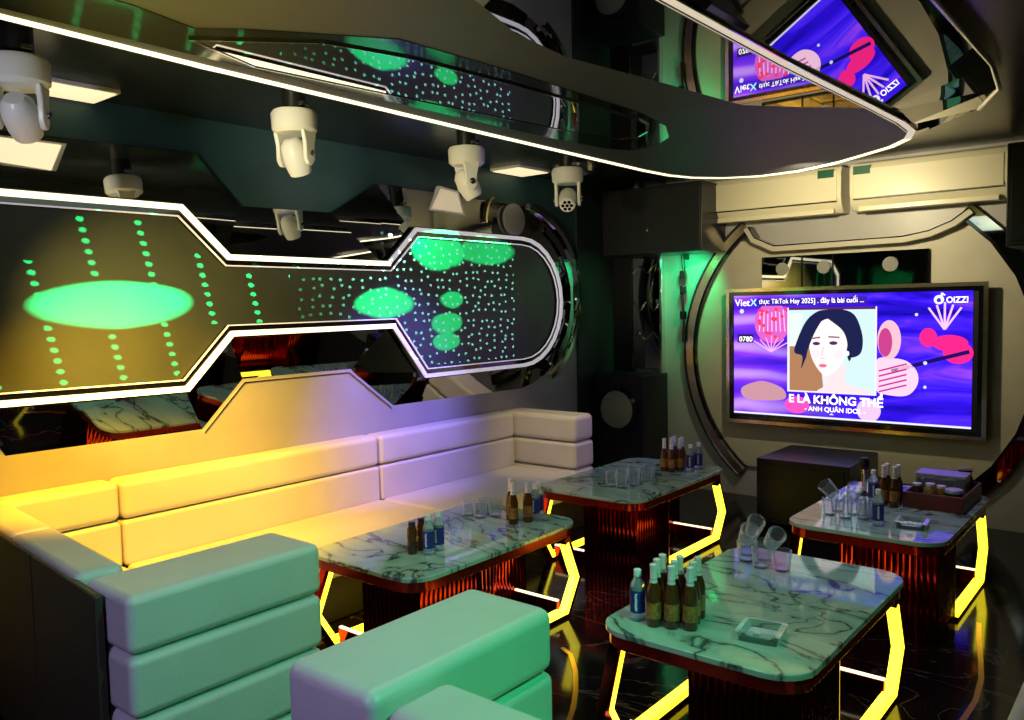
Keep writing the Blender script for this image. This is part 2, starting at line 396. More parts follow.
# chrome rim along the right hand arc, faceted
arc_o = arcpts(5.10, 1.70, .875, .76, -60, 78, 16)
MB().band(yz(arc_o, .015), (1, 0, 0), -.022, .022, 0, .05).build('arc_rim', 'chrome', feat)
MB().band(yz(arcpts(5.12, 1.70, .74, .66, -55, 60, 9), .035), (1, 0, 0), -.03, .03, 0, .03).build('arc_facets', 'mirror_dark', feat)
mx = Matrix.Translation((.045, 5.06 - 3.2, 2.32 - 1.0)) @ Matrix.Rotation(PI / 2, 4, 'Y')
sp = MB().lathe([(0, .018), (.125, .018), (.125, .04), (.11, .05), (0, .055)], 32, mx).build('round_speaker', 'grille', feat, smooth=True)
MB().band([(.04, 4.83 - 3.2 + .1 * math.cos(a), 2.28 - 1 + .19 * math.sin(a)) for a in [math.radians(90 + k * 10) for k in range(10)]], (1, 0, 0), -.01, .01, 0, .04).build('curved_trim', 'gold', feat)
# square warm light panels
for (x0, x1, y0, y1, lab) in ((-4.19, -3.92, 1.55, 1.90, 'square warm ceiling light beside the nearest moving head lamp'),
                              (-4.19, -3.90, 4.86, 5.25, 'square warm ceiling light between the two far moving head lamps')):
    e = empty('ceiling_light', ((x0 + x1) / 2, (y0 + y1) / 2, 2.7), label=lab, cat='ceiling light', group='square ceiling lights')
    MB().box(-(x1 - x0) / 2, (x1 - x0) / 2, -(y1 - y0) / 2, (y1 - y0) / 2, -.02, 0).build('frame', 'white_plastic', e, bevel=.003)
    MB().box(-(x1 - x0) / 2 + .015, (x1 - x0) / 2 - .015, -(y1 - y0) / 2 + .015, (y1 - y0) / 2 - .015, -.024, -.019).build('diffuser', 'diffuser', e)
for (cy, lab, q) in ((1.55, 'tilted glowing warm square on the wall mirror under the nearest moving head lamp', [(-.17, .06), (.19, .06), (.13, -.09), (-.17, -.07)]),
                  (4.34, 'tilted glowing warm square on the wall mirror under the third moving head lamp', [(-.08, .11), (.12, .09), (.18, -.08), (-.19, -.07)])):
    e = empty('glow_panel', (-4.18, cy, 2.40), label=lab, cat='wall light', group='glowing squares on the mirror')
    MB().prism([(0, a, b) for a, b in q], (.03, 0, 0)).build('frame', 'white_plastic', e, bevel=.002)  # emissive panels added on the mirror for the bright squares showing in it
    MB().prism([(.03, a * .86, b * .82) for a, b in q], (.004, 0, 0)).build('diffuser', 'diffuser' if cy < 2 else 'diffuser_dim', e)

# laser / gobo projector in the farthest moving head: pattern nodes shape its beam
def projector(loc, power):
    l = bpy.data.lights.new('laser_light', 'POINT'); l.energy = power; l.color = (1, 1, 1); l.shadow_soft_size = 0
    l.use_nodes = True; t = l.node_tree; em = t.nodes['Emission']
    tc = t.nodes.new('ShaderNodeTexCoord'); sx = t.nodes.new('ShaderNodeSeparateXYZ')
    t.links.new(tc.outputs['Normal'], sx.inputs[0])
    def mth(op, a, b=None, c=None):
        n = t.nodes.new('ShaderNodeMath'); n.operation = op
        for i, v in enumerate((a, b, c)):
            if v is None: continue
            if isinstance(v, (int, float)): n.inputs[i].default_value = v
            else: t.links.new(v, n.inputs[i])
        return n.outputs[0]
    dx, dy, dz = sx.outputs
    hx = mth('MULTIPLY', dx, -1.0)
    az = mth('ARCTAN2', dy, hx); el = mth('ARCSINE', dz)
    t_ = mth('DIVIDE', loc[0] + 4.13, mth('MAXIMUM', hx, .02))
    wy = mth('MULTIPLY_ADD', dy, t_, loc[1]); wz = mth('MULTIPLY_ADD', dz, t_, loc[2])
    # left: dotted columns; right: scattered stars
    cu = mth('DIVIDE', mth('MULTIPLY_ADD', mth('SUBTRACT', wz, 1.7), .22, wy), .285)
    cv = mth('DIVIDE', wz, .052)
    fu = mth('MULTIPLY', mth('SUBTRACT', mth('FRACT', cu), .5), .285); fv = mth('MULTIPLY', mth('SUBTRACT', mth('FRACT', cv), .5), .052)
    d = mth('ADD', mth('MULTIPLY', mth('MULTIPLY', fu, fu), .45), mth('MULTIPLY', fv, fv))
    dl_ = mth('MULTIPLY', mth('LESS_THAN', d, .013 ** 2), mth('LESS_THAN', wy, 2.95))
    n1 = t.nodes.new('ShaderNodeCombineXYZ'); t.links.new(mth('MULTIPLY', wy, 13), n1.inputs[0]); t.links.new(mth('MULTIPLY', wz, 17), n1.inputs[1])
    bn = t.nodes.new('ShaderNodeTexNoise'); bn.inputs['Scale'].default_value = .16; t.links.new(n1.outputs[0], bn.inputs['Vector'])
    keep = mth('GREATER_THAN', mth('ADD', bn.outputs['Fac'], mth('MULTIPLY', mth('LESS_THAN', wz, 1.9), .06)), .45)
    dl_ = mth('MULTIPLY', dl_, keep)
    vo = t.nodes.new('ShaderNodeTexVoronoi'); vo.voronoi_dimensions = '2D'; vo.inputs['Randomness'].default_value = .65; vo.inputs['Scale'].default_value = 1.0
    t.links.new(n1.outputs[0], vo.inputs['Vector'])
    dr = mth('MULTIPLY', mth('LESS_THAN', vo.outputs['Distance'], .16), mth('MULTIPLY', mth('GREATER_THAN', wy, 3.0), mth('LESS_THAN', wy, 5.05)))
    dr = mth('MULTIPLY', dr, mth('MINIMUM', 1.0, mth('MAXIMUM', .25, mth('MULTIPLY', mth('SUBTRACT', wy, 2.9), 1.2))))
    lowb = mth('MULTIPLY_ADD', mth('MULTIPLY', mth('GREATER_THAN', wy, 2.38), mth('LESS_THAN', wy, 3.85)), .34, 1.24)
    win = mth('MULTIPLY', mth('MULTIPLY', mth('GREATER_THAN', wz, lowb), mth('LESS_THAN', wz, 2.16)), mth('GREATER_THAN', hx, .05))
    dots = mth('MULTIPLY', mth('MAXIMUM', dl_, mth('MULTIPLY', dr, .8)), win)
    # soft noise makes the blobs ragged
    nz = t.nodes.new('ShaderNodeTexNoise'); nz.inputs['Scale'].default_value = 9; t.links.new(tc.outputs['Normal'], nz.inputs['Vector'])
    nzo = mth('MULTIPLY', mth('SUBTRACT', nz.outputs['Fac'], .5), .9)
    tot = None
    for (cy, cz, ry, rz, br) in ((1.93, 1.69, .39, .12, 3.0), (3.70, 1.68, .25, .10, 1.6), (4.34, 1.70, .12, .06, 1.2), (4.28, 1.53, .16, .075, 1.2), (4.28, 1.40, .14, .065, 1.2), (4.22, 2.05, .26, .14, 1.5), (4.72, 2.06, .32, .10, 1.2)):
        a = mth('DIVIDE', mth('SUBTRACT', wy, cy), ry); b = mth('DIVIDE', mth('SUBTRACT', wz, cz), rz)
        r = mth('ADD', mth('MULTIPLY', a, a), mth('MULTIPLY', b, b)); r = mth('ADD', r, nzo)
        e = mth('MULTIPLY', mth('SUBTRACT', 1.15, mth('MINIMUM', r, 1.15)), 3.0)
        e = mth('MULTIPLY', mth('MINIMUM', e, 1.0), br)
        # the wall receives light falling with distance and angle; beams are focused so compensate
        tot = e if tot is None else mth('MAXIMUM', tot, e)
    tot = mth('MULTIPLY', tot, mth('GREATER_THAN', hx, .05))
    comp = mth('DIVIDE', 1.0, mth('MAXIMUM', mth('MULTIPLY', mth('MULTIPLY', hx, hx), hx), .012))
    tot = mth('MULTIPLY', mth('MAXIMUM', tot, mth('MULTIPLY', dots, 1.6)), comp)
    cm = t.nodes.new('ShaderNodeMix'); cm.data_type = 'RGBA'
    cm.inputs[6].default_value = (.0, 1.0, .22, 1); cm.inputs[7].default_value = (.35, 1.0, .72, 1)
    t.links.new(mth('MULTIPLY', dr, win), cm.inputs[0]); t.links.new(cm.outputs[2], em.inputs['Color'])
    t.links.new(tot, em.inputs['Strength'])
    o = bpy.data.objects.new('laser_light', l); col.objects.link(o); o.location = loc
    return o
projector((-3.26, 4.50, 2.30), 230)

# ------------------------------------------------------------------ TV wall
sur = empty('television_surround', (-2.06, 6.598, 0), label='beige round wall panel with a metal rim around the television', cat='wall panel')
def disc(cx, cz, r, a0, a1, n): return [(cx + r * math.cos(math.radians(a0 + (a1 - a0) * k / n)), 0, cz + r * math.sin(math.radians(a0 + (a1 - a0) * k / n))) for k in range(n + 1)]
out = [(x, 0, z) for x, _, z in disc(0, 1.22, 1.29, -48, 46, 18)] + [(.75, 0, 2.15), (.42, 0, 2.05), (-.55, 0, 2.04), (-.72, 0, 2.12)] + disc(0, 1.22, 1.29, 134, 228, 18)
MB().prism(out, (0, -.03, 0)).build('panel', 'wall_beige', sur)
MB().band(disc(0, 1.22, 1.32, 128, 230, 22), (0, -1, 0), -.035, .035, .0, .07).build('rim', 'gold', sur)
MB().band(disc(0, 1.22, 1.27, 128, 230, 22), (0, -1, 0), -.012, .012, .0, .05).build('inner_rim', 'black_gloss', sur)
MB().band(disc(0, 1.22, 1.36, 128, 230, 22), (0, -1, 0), -.008, .008, .0, .075).build('outer_rim', 'black_gloss', sur)
MB().band(disc(0, 1.22, 1.32, -50, 52, 8), (0, -1, 0), -.05, .05, .0, .06).build('faceted_rim', 'mirror_dark', sur)
MB().band(disc(0, 1.22, 1.27, -50, 52, 8), (0, -1, 0), -.012, .012, .0, .07).build('inner_rim', 'black_gloss', sur)
cor = [(-.78, 0, 2.24), (-.72, 0, 2.14), (-.55, 0, 2.06), (.42, 0, 2.07), (.60, 0, 2.10), (.75, 0, 2.16), (.86, 0, 2.24)]
MB().band(cor, (0, -1, 0), -.02, .02, .0, .12).build('upper_ledge', 'wall_beige', sur)
MB().band(cor, (0, -1, 0), .02, .028, .0, .125).build('ledge_edge', 'black_gloss', sur)
st = empty('mirror_strip', (-2.1, 6.56, 1.87), label='black mirror strip fixed right above the television', cat='mirror')
MB().box(-.63, .62, -.012, .005, -.12, .13).build('mirror_glass', 'mirror_dark', st)
for x in (-.30, -.06, .62): MB().box(x - .006, x + .006, -.018, -.010, -.12, .13).build('divider', 'black_gloss', st)
for x, r in ((-.46, .05), (-.13, .05), (.36, .055)):  # grey discs stand in for round shapes reflected in the strip
    MB().lathe([(0, 0), (r, 0), (r, .008), (0, .012)], 24, Matrix.Translation((x, -.012, .03)) @ Matrix.Rotation(PI / 2, 4, 'X')).build('reflection_disc', 'grille', st, smooth=True)

# air conditioners
for (x0, x1, lab) in ((-3.12, -2.05, 'ivory wall air conditioner on the left above the television'), (-1.99, -.96, 'ivory wall air conditioner on the right above the television')):
    cx = (x0 + x1) / 2; h = (x1 - x0) / 2
    e = empty('air_conditioner', (cx, 6.6, 2.30), label=lab, cat='air conditioner', group='air conditioners above the television')
    prof = [(0, .0), (-.13, .0), (-.19, .05), (-.215, .12), (-.215, .30), (-.18, .345), (0, .35)]
    MB().prism([(-h, y, z) for y, z in prof], (2 * h, 0, 0)).build('body', 'ac_white', e, bevel=.01)
    MB().box(-h + .03, h - .03, -.222, -.21, .085, .30).build('front_panel', 'ac_white', e, bevel=.005)
    MB().box(-h + .06, h - .06, -.195, -.1, -.006, .03, ).build('outlet_flap', 'ac_white', e, bevel=.004)
    MB().box(-h + .03, h - .03, -.224, -.216, .076, .082).build('shadow_gap', 'black', e)
    sx = h - .17 if x0 < -3 else -h + .03
    MB().box(sx, sx + .12, -.226, -.221, .26, .32).build('sticker', 'sticker', e)
# pillar parts left of the TV
pm = empty('pillar_mirror', (-3.82, 6.6, .0), label='narrow black mirror pillar panel left of the television above a loudspeaker', cat='mirror panel')
MB().box(-.14, .14, -.045, -.0, 1.05, 2.08).build('mirror_glass', 'mirror_dark', pm)
MB().box(.14, .165, -.06, 0, .4, 2.08).build('chrome_post', 'chrome', pm, bevel=.004)
MB().box(-.345, -.14, -.055, 0, 0, 2.7).build('dark_post', 'black_gloss', pm, bevel=.004)
for z, s in ((1.95, .10), (1.62, .13), (1.35, .11)):
    MB().tube([(-.13 + .026 * k, -.05, z + .04 * math.sin(k * 1.1 + z * 9) * s * 8) for k in range(11)], .007, 6).build('wavy_trim', 'chrome', pm, smooth=True)
def loudspeaker(name, x0, x1, y0, y1, z0, z1, lab, cone=None):
    e = empty(name, ((x0 + x1) / 2, (y0 + y1) / 2, z0), label=lab, cat='loudspeaker')
    hx, hy, h = (x1 - x0) / 2, (y1 - y0) / 2, z1 - z0
    MB().box(-hx, hx, -hy, hy, 0, h).build('cabinet', 'black_wood', e, bevel=.008)
    if cone:
        cz, r = cone
        mt = Matrix.Translation((0, -hy, cz - z0)) @ Matrix.Rotation(PI / 2, 4, 'X')
        MB().lathe([(r, 0), (r * 1.28, 0), (r * 1.28, .022), (r * 1.05, .03), (r, .02)], 40, mt, caps=False).build('cone_ring', 'black_gloss', e, smooth=True)
        MB().lathe([(0, .001), (r, .001), (r, .012), (r * .6, .03), (0, .038)], 40, mt).build('cone_cover', 'grille', e, smooth=True)
    return e
loudspeaker('floor_loudspeaker', -4.15, -3.62, 6.15, 6.58, 0, 1.02, 'black floor loudspeaker with a round grey cone cover in the far corner', (.72, .165))
w_ = loudspeaker('wall_loudspeaker', -4.0, -3.05, 6.12, 6.56, 2.06, 2.62, 'black loudspeaker box hanging in the corner left of the air conditioners')
MB().box(-.46, .46, -.226, -.216, .02, .54).build('front_grille', 'black', w_, bevel=.004)
MB().lathe([(0, 0), (.016, 0), (.016, .01), (0, .014)], 12, Matrix.Translation((-.02, -.226, .2)) @ Matrix.Rotation(PI / 2, 4, 'X')).build('badge', 'chrome', w_)
w2 = loudspeaker('hanging_loudspeaker', -.90, -.45, 5.9, 6.3, 1.95, 2.58, 'black loudspeaker hanging at the right edge beside the air conditioner')
MB().box(-.2, .2, -.208, -.196, .03, .6).build('front_grille', 'black', w2, bevel=.004)
MB().box(-.03, .03, -.03, .03, .63, .74).build('bracket', 'chrome', w2, bevel=.004)
# thin black drop with a small lamp in front of the green lit wall
dl = empty('cable_drop', (-3.42, 6.5, 1.3), label='thin black cable bundle with small fittings on the green lit wall', cat='cable')
MB().tube([(0, 0, .76), (.01, 0, .6), (-.01, 0, .4), (.01, 0, .2), (0, .0, .0)], .012, 8).build('cable', 'black', dl, smooth=True)
for z in (.2, .42, .55): MB().box(-.025, .025, -.02, .02, z, z + .07).build('fitting', 'black_gloss', dl, bevel=.006)
MB().box(-.01, .01, -.01, .1, .72, .76).build('wall_hook', 'black', dl)

# subwoofer under the TV
sb = empty('subwoofer', (-2.11, 6.09, 0), label='black subwoofer cabinet on the floor under the television', cat='subwoofer')
MB().box(-.33, .33, -.34, .34, .03, .5).build('cabinet', 'black_wood', sb, bevel=.008)
MB().box(-.30, .30, -.350, -.339, .06, .46).build('grille', 'black', sb, bevel=.004)
for x in (-.28, .28):
    for y in (-.28, .28): MB().lathe([(.025, 0), (.03, .03)], 12, Matrix.Translation((x, y, 0))).build('foot', 'black', sb)
MB().box(-.335, -.325, -.2, -.05, .36, .40).build('side_handle', 'chrome', sb)

# ------------------------------------------------------------------ television
TX0, TX1, TZ0, TZ1 = -2.975, -1.105, .665, 1.725
tv = empty('television', (-2.09, 6.5, .64), label='large wall television showing a song video with a portrait photo', cat='television')
def tvb(x0, x1, z0, z1, y0, y1): return MB().box(x0 + 2.09, x1 + 2.09, y0 - 6.5, y1 - 6.5, z0 - .64, z1 - .64)
tvb(TX0 - .01, TX1 + .0, TZ0, TZ1, 6.47, 6.565).build('housing', 'black', tv, bevel=.006)
fr = [(TX0 + 2.09, 0, TZ0 - .64), (TX1 + 2.09, 0, TZ0 - .64), (TX1 + 2.09, 0, TZ1 - .64), (TX0 + 2.09, 0, TZ1 - .64)]
MB().band(fr, (0, -1, 0), -.024, .004, .02, .05, closed=True).build('bezel', 'gold', tv)
MB().band(fr, (0, -1, 0), .004, .035, .015, .042, closed=True).build('inner_bezel', 'black_gloss', tv)
# screen rectangle
SX0, SX1, SZ0, SZ1 = -2.935, -1.175, .72, 1.69
def screen_mat():
    m = bpy.data.materials.new('video_picture'); m.use_nodes = True; t = m.node_tree; t.nodes.clear()
    o = t.nodes.new('ShaderNodeOutputMaterial'); e = t.nodes.new('ShaderNodeEmission'); t.links.new(e.outputs[0], o.inputs[0])
    tc = t.nodes.new('ShaderNodeTexCoord')
    mp = t.nodes.new('ShaderNodeMapping'); mp.inputs['Scale'].default_value = (.8, 1, 3.4); t.links.new(tc.outputs['Object'], mp.inputs['Vector'])
    n = t.nodes.new('ShaderNodeTexNoise'); n.inputs['Scale'].default_value = 1.7; n.inputs['Detail'].default_value = 3; n.inputs['Distortion'].default_value = 1.2
    t.links.new(mp.outputs[0], n.inputs['Vector'])
    r = t.nodes.new('ShaderNodeValToRGB'); el = r.color_ramp.elements
    el[0].position = .30; el[0].color = (.006, .003, .30, 1); el[1].position = .80; el[1].color = (.50, .10, .85, 1)
    x = el.new(.45); x.color = (.03, .006, .72, 1); x = el.new(.58); x.color = (.07, .02, .9, 1); x = el.new(.68); x.color = (.22, .04, .85, 1)
    t.links.new(n.outputs['Fac'], r.inputs['Fac'])
    # left half leans to violet
    sx = t.nodes.new('ShaderNodeSeparateXYZ'); t.links.new(tc.outputs['Object'], sx.inputs[0])
    mr = t.nodes.new('ShaderNodeMapRange'); mr.inputs[1].default_value = .0; mr.inputs[2].default_value = -.7; mr.inputs[3].default_value = 0; mr.inputs[4].default_value = .55
    t.links.new(sx.outputs[0], mr.inputs[0])
    mx = t.nodes.new('ShaderNodeMix'); mx.data_type = 'RGBA'; mx.blend_type = 'MIX'
    w = t.nodes.new('ShaderNodeTexWave'); w.bands_direction = 'Z'; w.inputs['Scale'].default_value = 1.3; w.inputs['Distortion'].default_value = 5; w.inputs['Detail'].default_value = 2
    w.inputs['Detail Scale'].default_value = .8
    t.links.new(tc.outputs['Object'], w.inputs['Vector'])
    r2_ = t.nodes.new('ShaderNodeValToRGB'); el = r2_.color_ramp.elements
    el[0].position = .1; el[0].color = (.12, .02, .55, 1); el[1].position = 1; el[1].color = (.85, .45, .9, 1); x = el.new(.6); x.color = (.38, .06, .75, 1)
    t.links.new(w.outputs['Fac'], r2_.inputs['Fac'])
    t.links.new(mr.outputs[0], mx.inputs[0]); t.links.new(r.outputs[0], mx.inputs[6]); t.links.new(r2_.outputs[0], mx.inputs[7])
    t.links.new(mx.outputs[2], e.inputs[0]); e.inputs[1].default_value = 1.35
    return m
scr = tvb(SX0, SX1, SZ0, SZ1, 6.462, 6.472).build('screen', screen_mat(), tv)
def P(s, t): return (SX0 + 2.09 + s * (SX1 - SX0), SZ1 - .64 - t * (SZ1 - SZ0))
SW, SH = SX1 - SX0, SZ1 - SZ0
SMOOTH = ('hair_back', 'hair_front', 'face', 'neck', 'orange_ridge', 'statue_body')
def crom(p):
    out = []; n = len(p)
    for i in range(n):
        a, b, c, d = p[i - 1], p[i], p[(i + 1) % n], p[(i + 2) % n]
        for k in range(5):
            u = k / 5
            out.append(tuple(.5 * (2 * b[q] + (c[q] - a[q]) * u + (2 * a[q] - 5 * b[q] + 4 * c[q] - d[q]) * u * u + (3 * b[q] - a[q] - 3 * c[q] + d[q]) * u ** 3) for q in (0, 1)))
    return out
def pic(name, pts, c, layer, es=1.2):
    m = bpy.data.materials.get('pic_%.2f_%.2f_%.2f_%.2f' % (*c, es))
    if m is None:
        m = bpy.data.materials.new('pic_%.2f_%.2f_%.2f_%.2f' % (*c, es)); m.use_nodes = True; t = m.node_tree; t.nodes.clear()
        o = t.nodes.new('ShaderNodeOutputMaterial'); e = t.nodes.new('ShaderNodeEmission'); t.links.new(e.outputs[0], o.inputs[0])
        e.inputs[0].default_value = (*c, 1); e.inputs[1].default_value = es
    y = -.0385 - .0006 * layer
    mb = MB()
    if isinstance(pts[0], list) and name not in ('coral_lines', 'coral_fan', 'body_lines', 'flower_stems', 'dark_branch', 'red_flower'):
        for pl in pts[1:]: pic(name, pl, c, layer, es)
        pts = pts[0]
    polys = pts if isinstance(pts[0], list) else [pts]
    if name in SMOOTH: polys = [crom(p_) for p_ in polys]
    for pl in polys:
        vs = [mb.bm.verts.new((P(s, t)[0], y, P(s, t)[1])) for s, t in pl]; mb.bm.faces.new(vs)
    o = mb.build(name, m, scr)
    return o
def ell(cx, cy, rx, ry, n=28, rot=0, sq=2.0):
    out = []
    for k in range(n):
        a = 2 * PI * k / n; x = rx * math.copysign(abs(math.cos(a)) ** (2 / sq), math.cos(a)) * SH / SW; y = ry * math.copysign(abs(math.sin(a)) ** (2 / sq), math.sin(a))
        c, s = math.cos(rot), math.sin(rot)
        out.append((cx + (x * c * SW / SH - y * s) * SH / SW if rot else cx + x, cy + (x * SW / SH * s + y * c) if rot else cy + y))
    return out
def strokes(lines, w):
    out = []
    for (x0, y0, x1, y1) in lines:
        dx, dy = (x1 - x0) * SW, (y1 - y0) * SH; L = math.hypot(dx, dy); nx, ny = -dy / L * w / SW, dx / L * w / SH
        out.append([(x0 + nx, y0 + ny), (x1 + nx, y1 + ny), (x1 - nx, y1 - ny), (x0 - nx, y0 - ny)])
    return out
pic('pink_coral', ell(.185, .23, .15, .17), (.72, .12, .55), 1)
pic('coral_lines', strokes([(.13 + .018 * k, .12 + .02 * (k % 2), .125 + .02 * k, .30) for k in range(7)], .004), (1, .6, .9), 2)
pic('coral_dot', [ell(.12 + .13 * random.random(), .10 + .26 * random.random(), .016, .016, 8) for _ in range(16)], (1, .05, .12), 3)
pic('coral_fan', strokes([(.18, .47, .10 + .028 * k, .38 - .015 * (3 - abs(k - 3))) for k in range(7)], .004), (1, .45, .85), 2)
pic('orange_ridge', [(.04, .78), (.12, .72), (.18, .73), (.24, .78), (.24, .86), (.12, .88), (.05, .86)], (.75, .38, .45), 1, .9)
pic('pink_petal', ell(.30, .90, .10, .07), (1, .08, .5), 1)
pic('white_petal', ell(.61, .91, .09, .09), (.8, .55, .8), 1)
pic('statue_head', ell(.69, .36, .085, .15), (.85, .5, .6), 2)
pic('statue_shade', ell(.675, .38, .05, .11), (.55, .05, .25), 3)
pic('statue_body', [(.64, .52), (.70, .50), (.76, .52), (.80, .60), (.80, .70), (.76, .78), (.68, .78), (.64, .74)], (1, .62, .78), 2)
pic('body_lines', strokes([(.65, .60 + .04 * k, .76, .54 + .04 * k) for k in range(5)], .006), (.55, .02, .3), 3)
pic('red_flower', [ell(.84, .34, .06, .07), ell(.92, .38, .12, .06), ell(.95, .45, .10, .08)], (1, .02, .25), 1)
pic('flower_stems', strokes([(.90, .28, .84 + .03 * k, .08 + .02 * abs(k - 2)) for k in range(5)], .007), (1, .55, .85), 2)
pic('dark_branch', strokes([(.70, .60, .84, .52), (.84, .52, .99, .44)], .014), (.01, .005, .12), 2)
pic('spark', [ell(.83, .53, .014, .014, 8), ell(.83, .71, .012, .012, 8), ell(.795, .17, .012, .012, 8), ell(.04, .13, .02, .02, 8)], (.7, .75, 1), 3)
pic('bottom_line', [(0.0, .985), (1, .985), (1, 1), (0, 1)], (.8, .8, 1), 2)
# portrait card
pic('portrait_backdrop', [(.26, .12), (.64, .12), (.64, .79), (.26, .79)], (.62, .82, .82), 4)
pic('card_top', [(.26, .105), (.64, .105), (.64, .125), (.26, .125)], (.10, .02, .12), 5)
pic('backdrop_wood', [(.268, .42), (.40, .42), (.42, .78), (.268, .78)], (.42, .20, .10), 5)
pic('backdrop_left', [(.268, .15), (.33, .15), (.30, .42), (.268, .42)], (.75, .85, .8), 5)
pic('hair_back', [(.44, .125), (.50, .125), (.545, .16), (.57, .24), (.585, .36), (.575, .47), (.53, .50), (.50, .42), (.36, .42), (.34, .52), (.32, .60), (.325, .50), (.29, .47), (.30, .38), (.34, .22), (.39, .14)], (.012, .015, .07), 6)
pic('neck', [(.41, .58), (.51, .56), (.515, .70), (.60, .75), (.62, .785), (.40, .785), (.43, .72)], (.95, .72, .74), 7)
pic('face', [(.40, .23), (.43, .20), (.47, .20), (.505, .25), (.52, .33), (.52, .42), (.505, .52), (.48, .60), (.445, .65), (.425, .655), (.395, .60), (.37, .52), (.357, .43), (.36, .33), (.38, .26)], (1.0, .83, .84), 8)
pic('blush', [ell(.385, .48, .035, .035), ell(.485, .48, .035, .035)], (1.0, .77, .79), 9)
pic('hair_front', [(.40, .14), (.50, .14), (.545, .2), (.55, .36), (.535, .52), (.522, .50), (.52, .38), (.50, .29), (.455, .22), (.425, .19), (.405, .23), (.375, .33), (.352, .44), (.34, .52), (.335, .40), (.35, .26)], (.012, .015, .07), 10)
pic('eye', [ell(.388, .395, .030, .014), ell(.462, .39, .032, .015)], (.06, .03, .10), 11)
pic('eyebrow', strokes([(.367, .355, .405, .345), (.44, .34, .488, .345)], .006), (.25, .12, .18), 11)
pic('nose', strokes([(.418, .42, .412, .50), (.408, .51, .425, .515)], .004), (.85, .55, .6), 11)
pic('lips', [ell(.417, .572, .032, .014)], (.85, .15, .25), 11)
pic('ear_ring', ell(.523, .47, .012, .02, 10), (1, 1, 1), 11)
pic('card_border', [[(.258, .105), (.264, .105), (.264, .79), (.258, .79)], [(.636, .105), (.642, .105), (.642, .79), (.636, .79)], [(.258, .782), (.642, .782), (.642, .792), (.258, .792)]], (.95, .8, .95), 12)
def text_mesh(body, size, m, parent, loc, rot, name, align='LEFT', xs=1.0, depth=.0004, bold=0.0):
    cu = bpy.data.curves.new('t', 'FONT'); cu.body = body; cu.size = size; cu.extrude = depth; cu.align_x = align; cu.offset = bold
    ob = bpy.data.objects.new('t', cu); col.objects.link(ob)
    bpy.context.view_layer.update()
    dg = bpy.context.evaluated_depsgraph_get()
    me = bpy.data.meshes.new_from_object(ob.evaluated_get(dg)); bpy.data.objects.remove(ob)
    me.materials.clear(); me.materials.append(m)
    o = bpy.data.objects.new(name, me); col.objects.link(o); o.parent = parent; o.location = loc; o.rotation_euler = rot; o.scale = (xs, 1, 1)
    return o
mwhite = glow('screen_white', (1, 1, 1), 1.3); mteal = glow('screen_teal', (.05, .8, .75), 1.2)
mdark = glow('screen_dark', (.02, .01, .10), .5)
def stext(body, s, t, size, m=None, name='caption', align='LEFT', xs=1.0, bold=0.0):
    x, z = P(s, t)
    return text_mesh(body, size, m or mwhite, scr, (x, -.0462, z), (PI / 2, 0, 0), name, align, xs, bold=bold)
stext('Viet', .008, .085, .078, name='channel_logo', bold=.0006)
stext('X', .083, .085, .078, mteal, name='channel_logo', bold=.0006)
stext('thục TikTok Hay 2025] . đây là bài cuối ...', .125, .070, .0555, name='song_banner', xs=.86)
o_ = pic('banner_strip', [(.11, .025), (.60, .025), (.60, .088), (.11, .088)], (.05, .02, .45), 3, 1.0)
stext('0780', .028, .385, .058, name='code_number', bold=.0006)
pic('code_patch', [(.02, .325), (.095, .325), (.095, .395), (.02, .395)], (.04, .02, .12), 4, .8)
stext('E LÀ KHÔNG THỂ', .468, .878, .088, name='song_title', align='CENTER', bold=.0025)
stext('- ANH QUÂN IDOL -', .468, .940, .050, name='singer_caption', align='CENTER', bold=.001)
stext('OIZZI', .905, .085, .060, name='corner_logo', xs=.9, bold=.001)
pic('corner_logo_mark', [(.868 + .0, .05)] and [ell(.878, .062, .034, .034, 18)], (1, 1, 1), 4)
pic('corner_logo_mark', ell(.878, .066, .016, .016, 14), (.05, .02, .6), 5)
pic('corner_logo_mark', strokes([(.888, .065, .888, .012), (.888, .014, .9, .03)], .006), (1, 1, 1), 6)
pic('small_arrow', [(.445, .965), (.455, .952), (.465, .965)], (1, .9, 1), 6)

# ------------------------------------------------------------------ sofas
def cushion(x0, x1, y0, y1, z0, z1, name, parent, b=.03, m='leather', seg=4, mtx=None):
    return MB().box(x0, x1, y0, y1, z0, z1, mtx).build(name, m, parent, bevel=b, seg=seg)
G = .004
wall_sofa = empty('corner_sofa', (-3.8, 3.1, 0), label='long cream leather corner sofa along the left wall lit yellow and lilac', cat='sofa')
def WS(x0, x1, y0, y1, z0, z1, name, b=.03, m='leather'):
    return cushion(x0 + 3.8, x1 + 3.8, y0 - 3.1, y1 - 3.1, z0, z1, name, wall_sofa, b, m)
WS(-4.19, -3.46, 1.30, 5.05, .0, .24, 'plinth', .01, 'leather_dark')
ys = [1.30, 1.85, 3.52, 4.90]
for a, b in zip(ys, ys[1:]):
    WS(-4.19, -4.02, a + G, b - G, .40, .632, 'backrest_panel', .022)
    WS(-4.19, -4.02, a + G, b - G, .636, .83, 'backrest_panel', .035)
for a, b in ((1.30, 1.85), (1.85, 3.52), (3.52, 4.90)):
    WS(-4.03, -3.42, a + G, b - G, .24, .42, 'seat_cushion', .03)
# end arm: two stacked pads
WS(-4.19, -3.465, 4.90 + G, 5.16, .02, .232, 'end_arm', .03)
WS(-4.19, -3.465, 4.90 + G, 5.16, .236, .43, 'end_arm', .03)
WS(-4.19, -3.465, 4.90 + G, 5.16, .434, .63, 'end_arm', .03)
WS(-4.19, -3.465, 4.90 + G, 5.16, .634, .83, 'end_arm', .04)
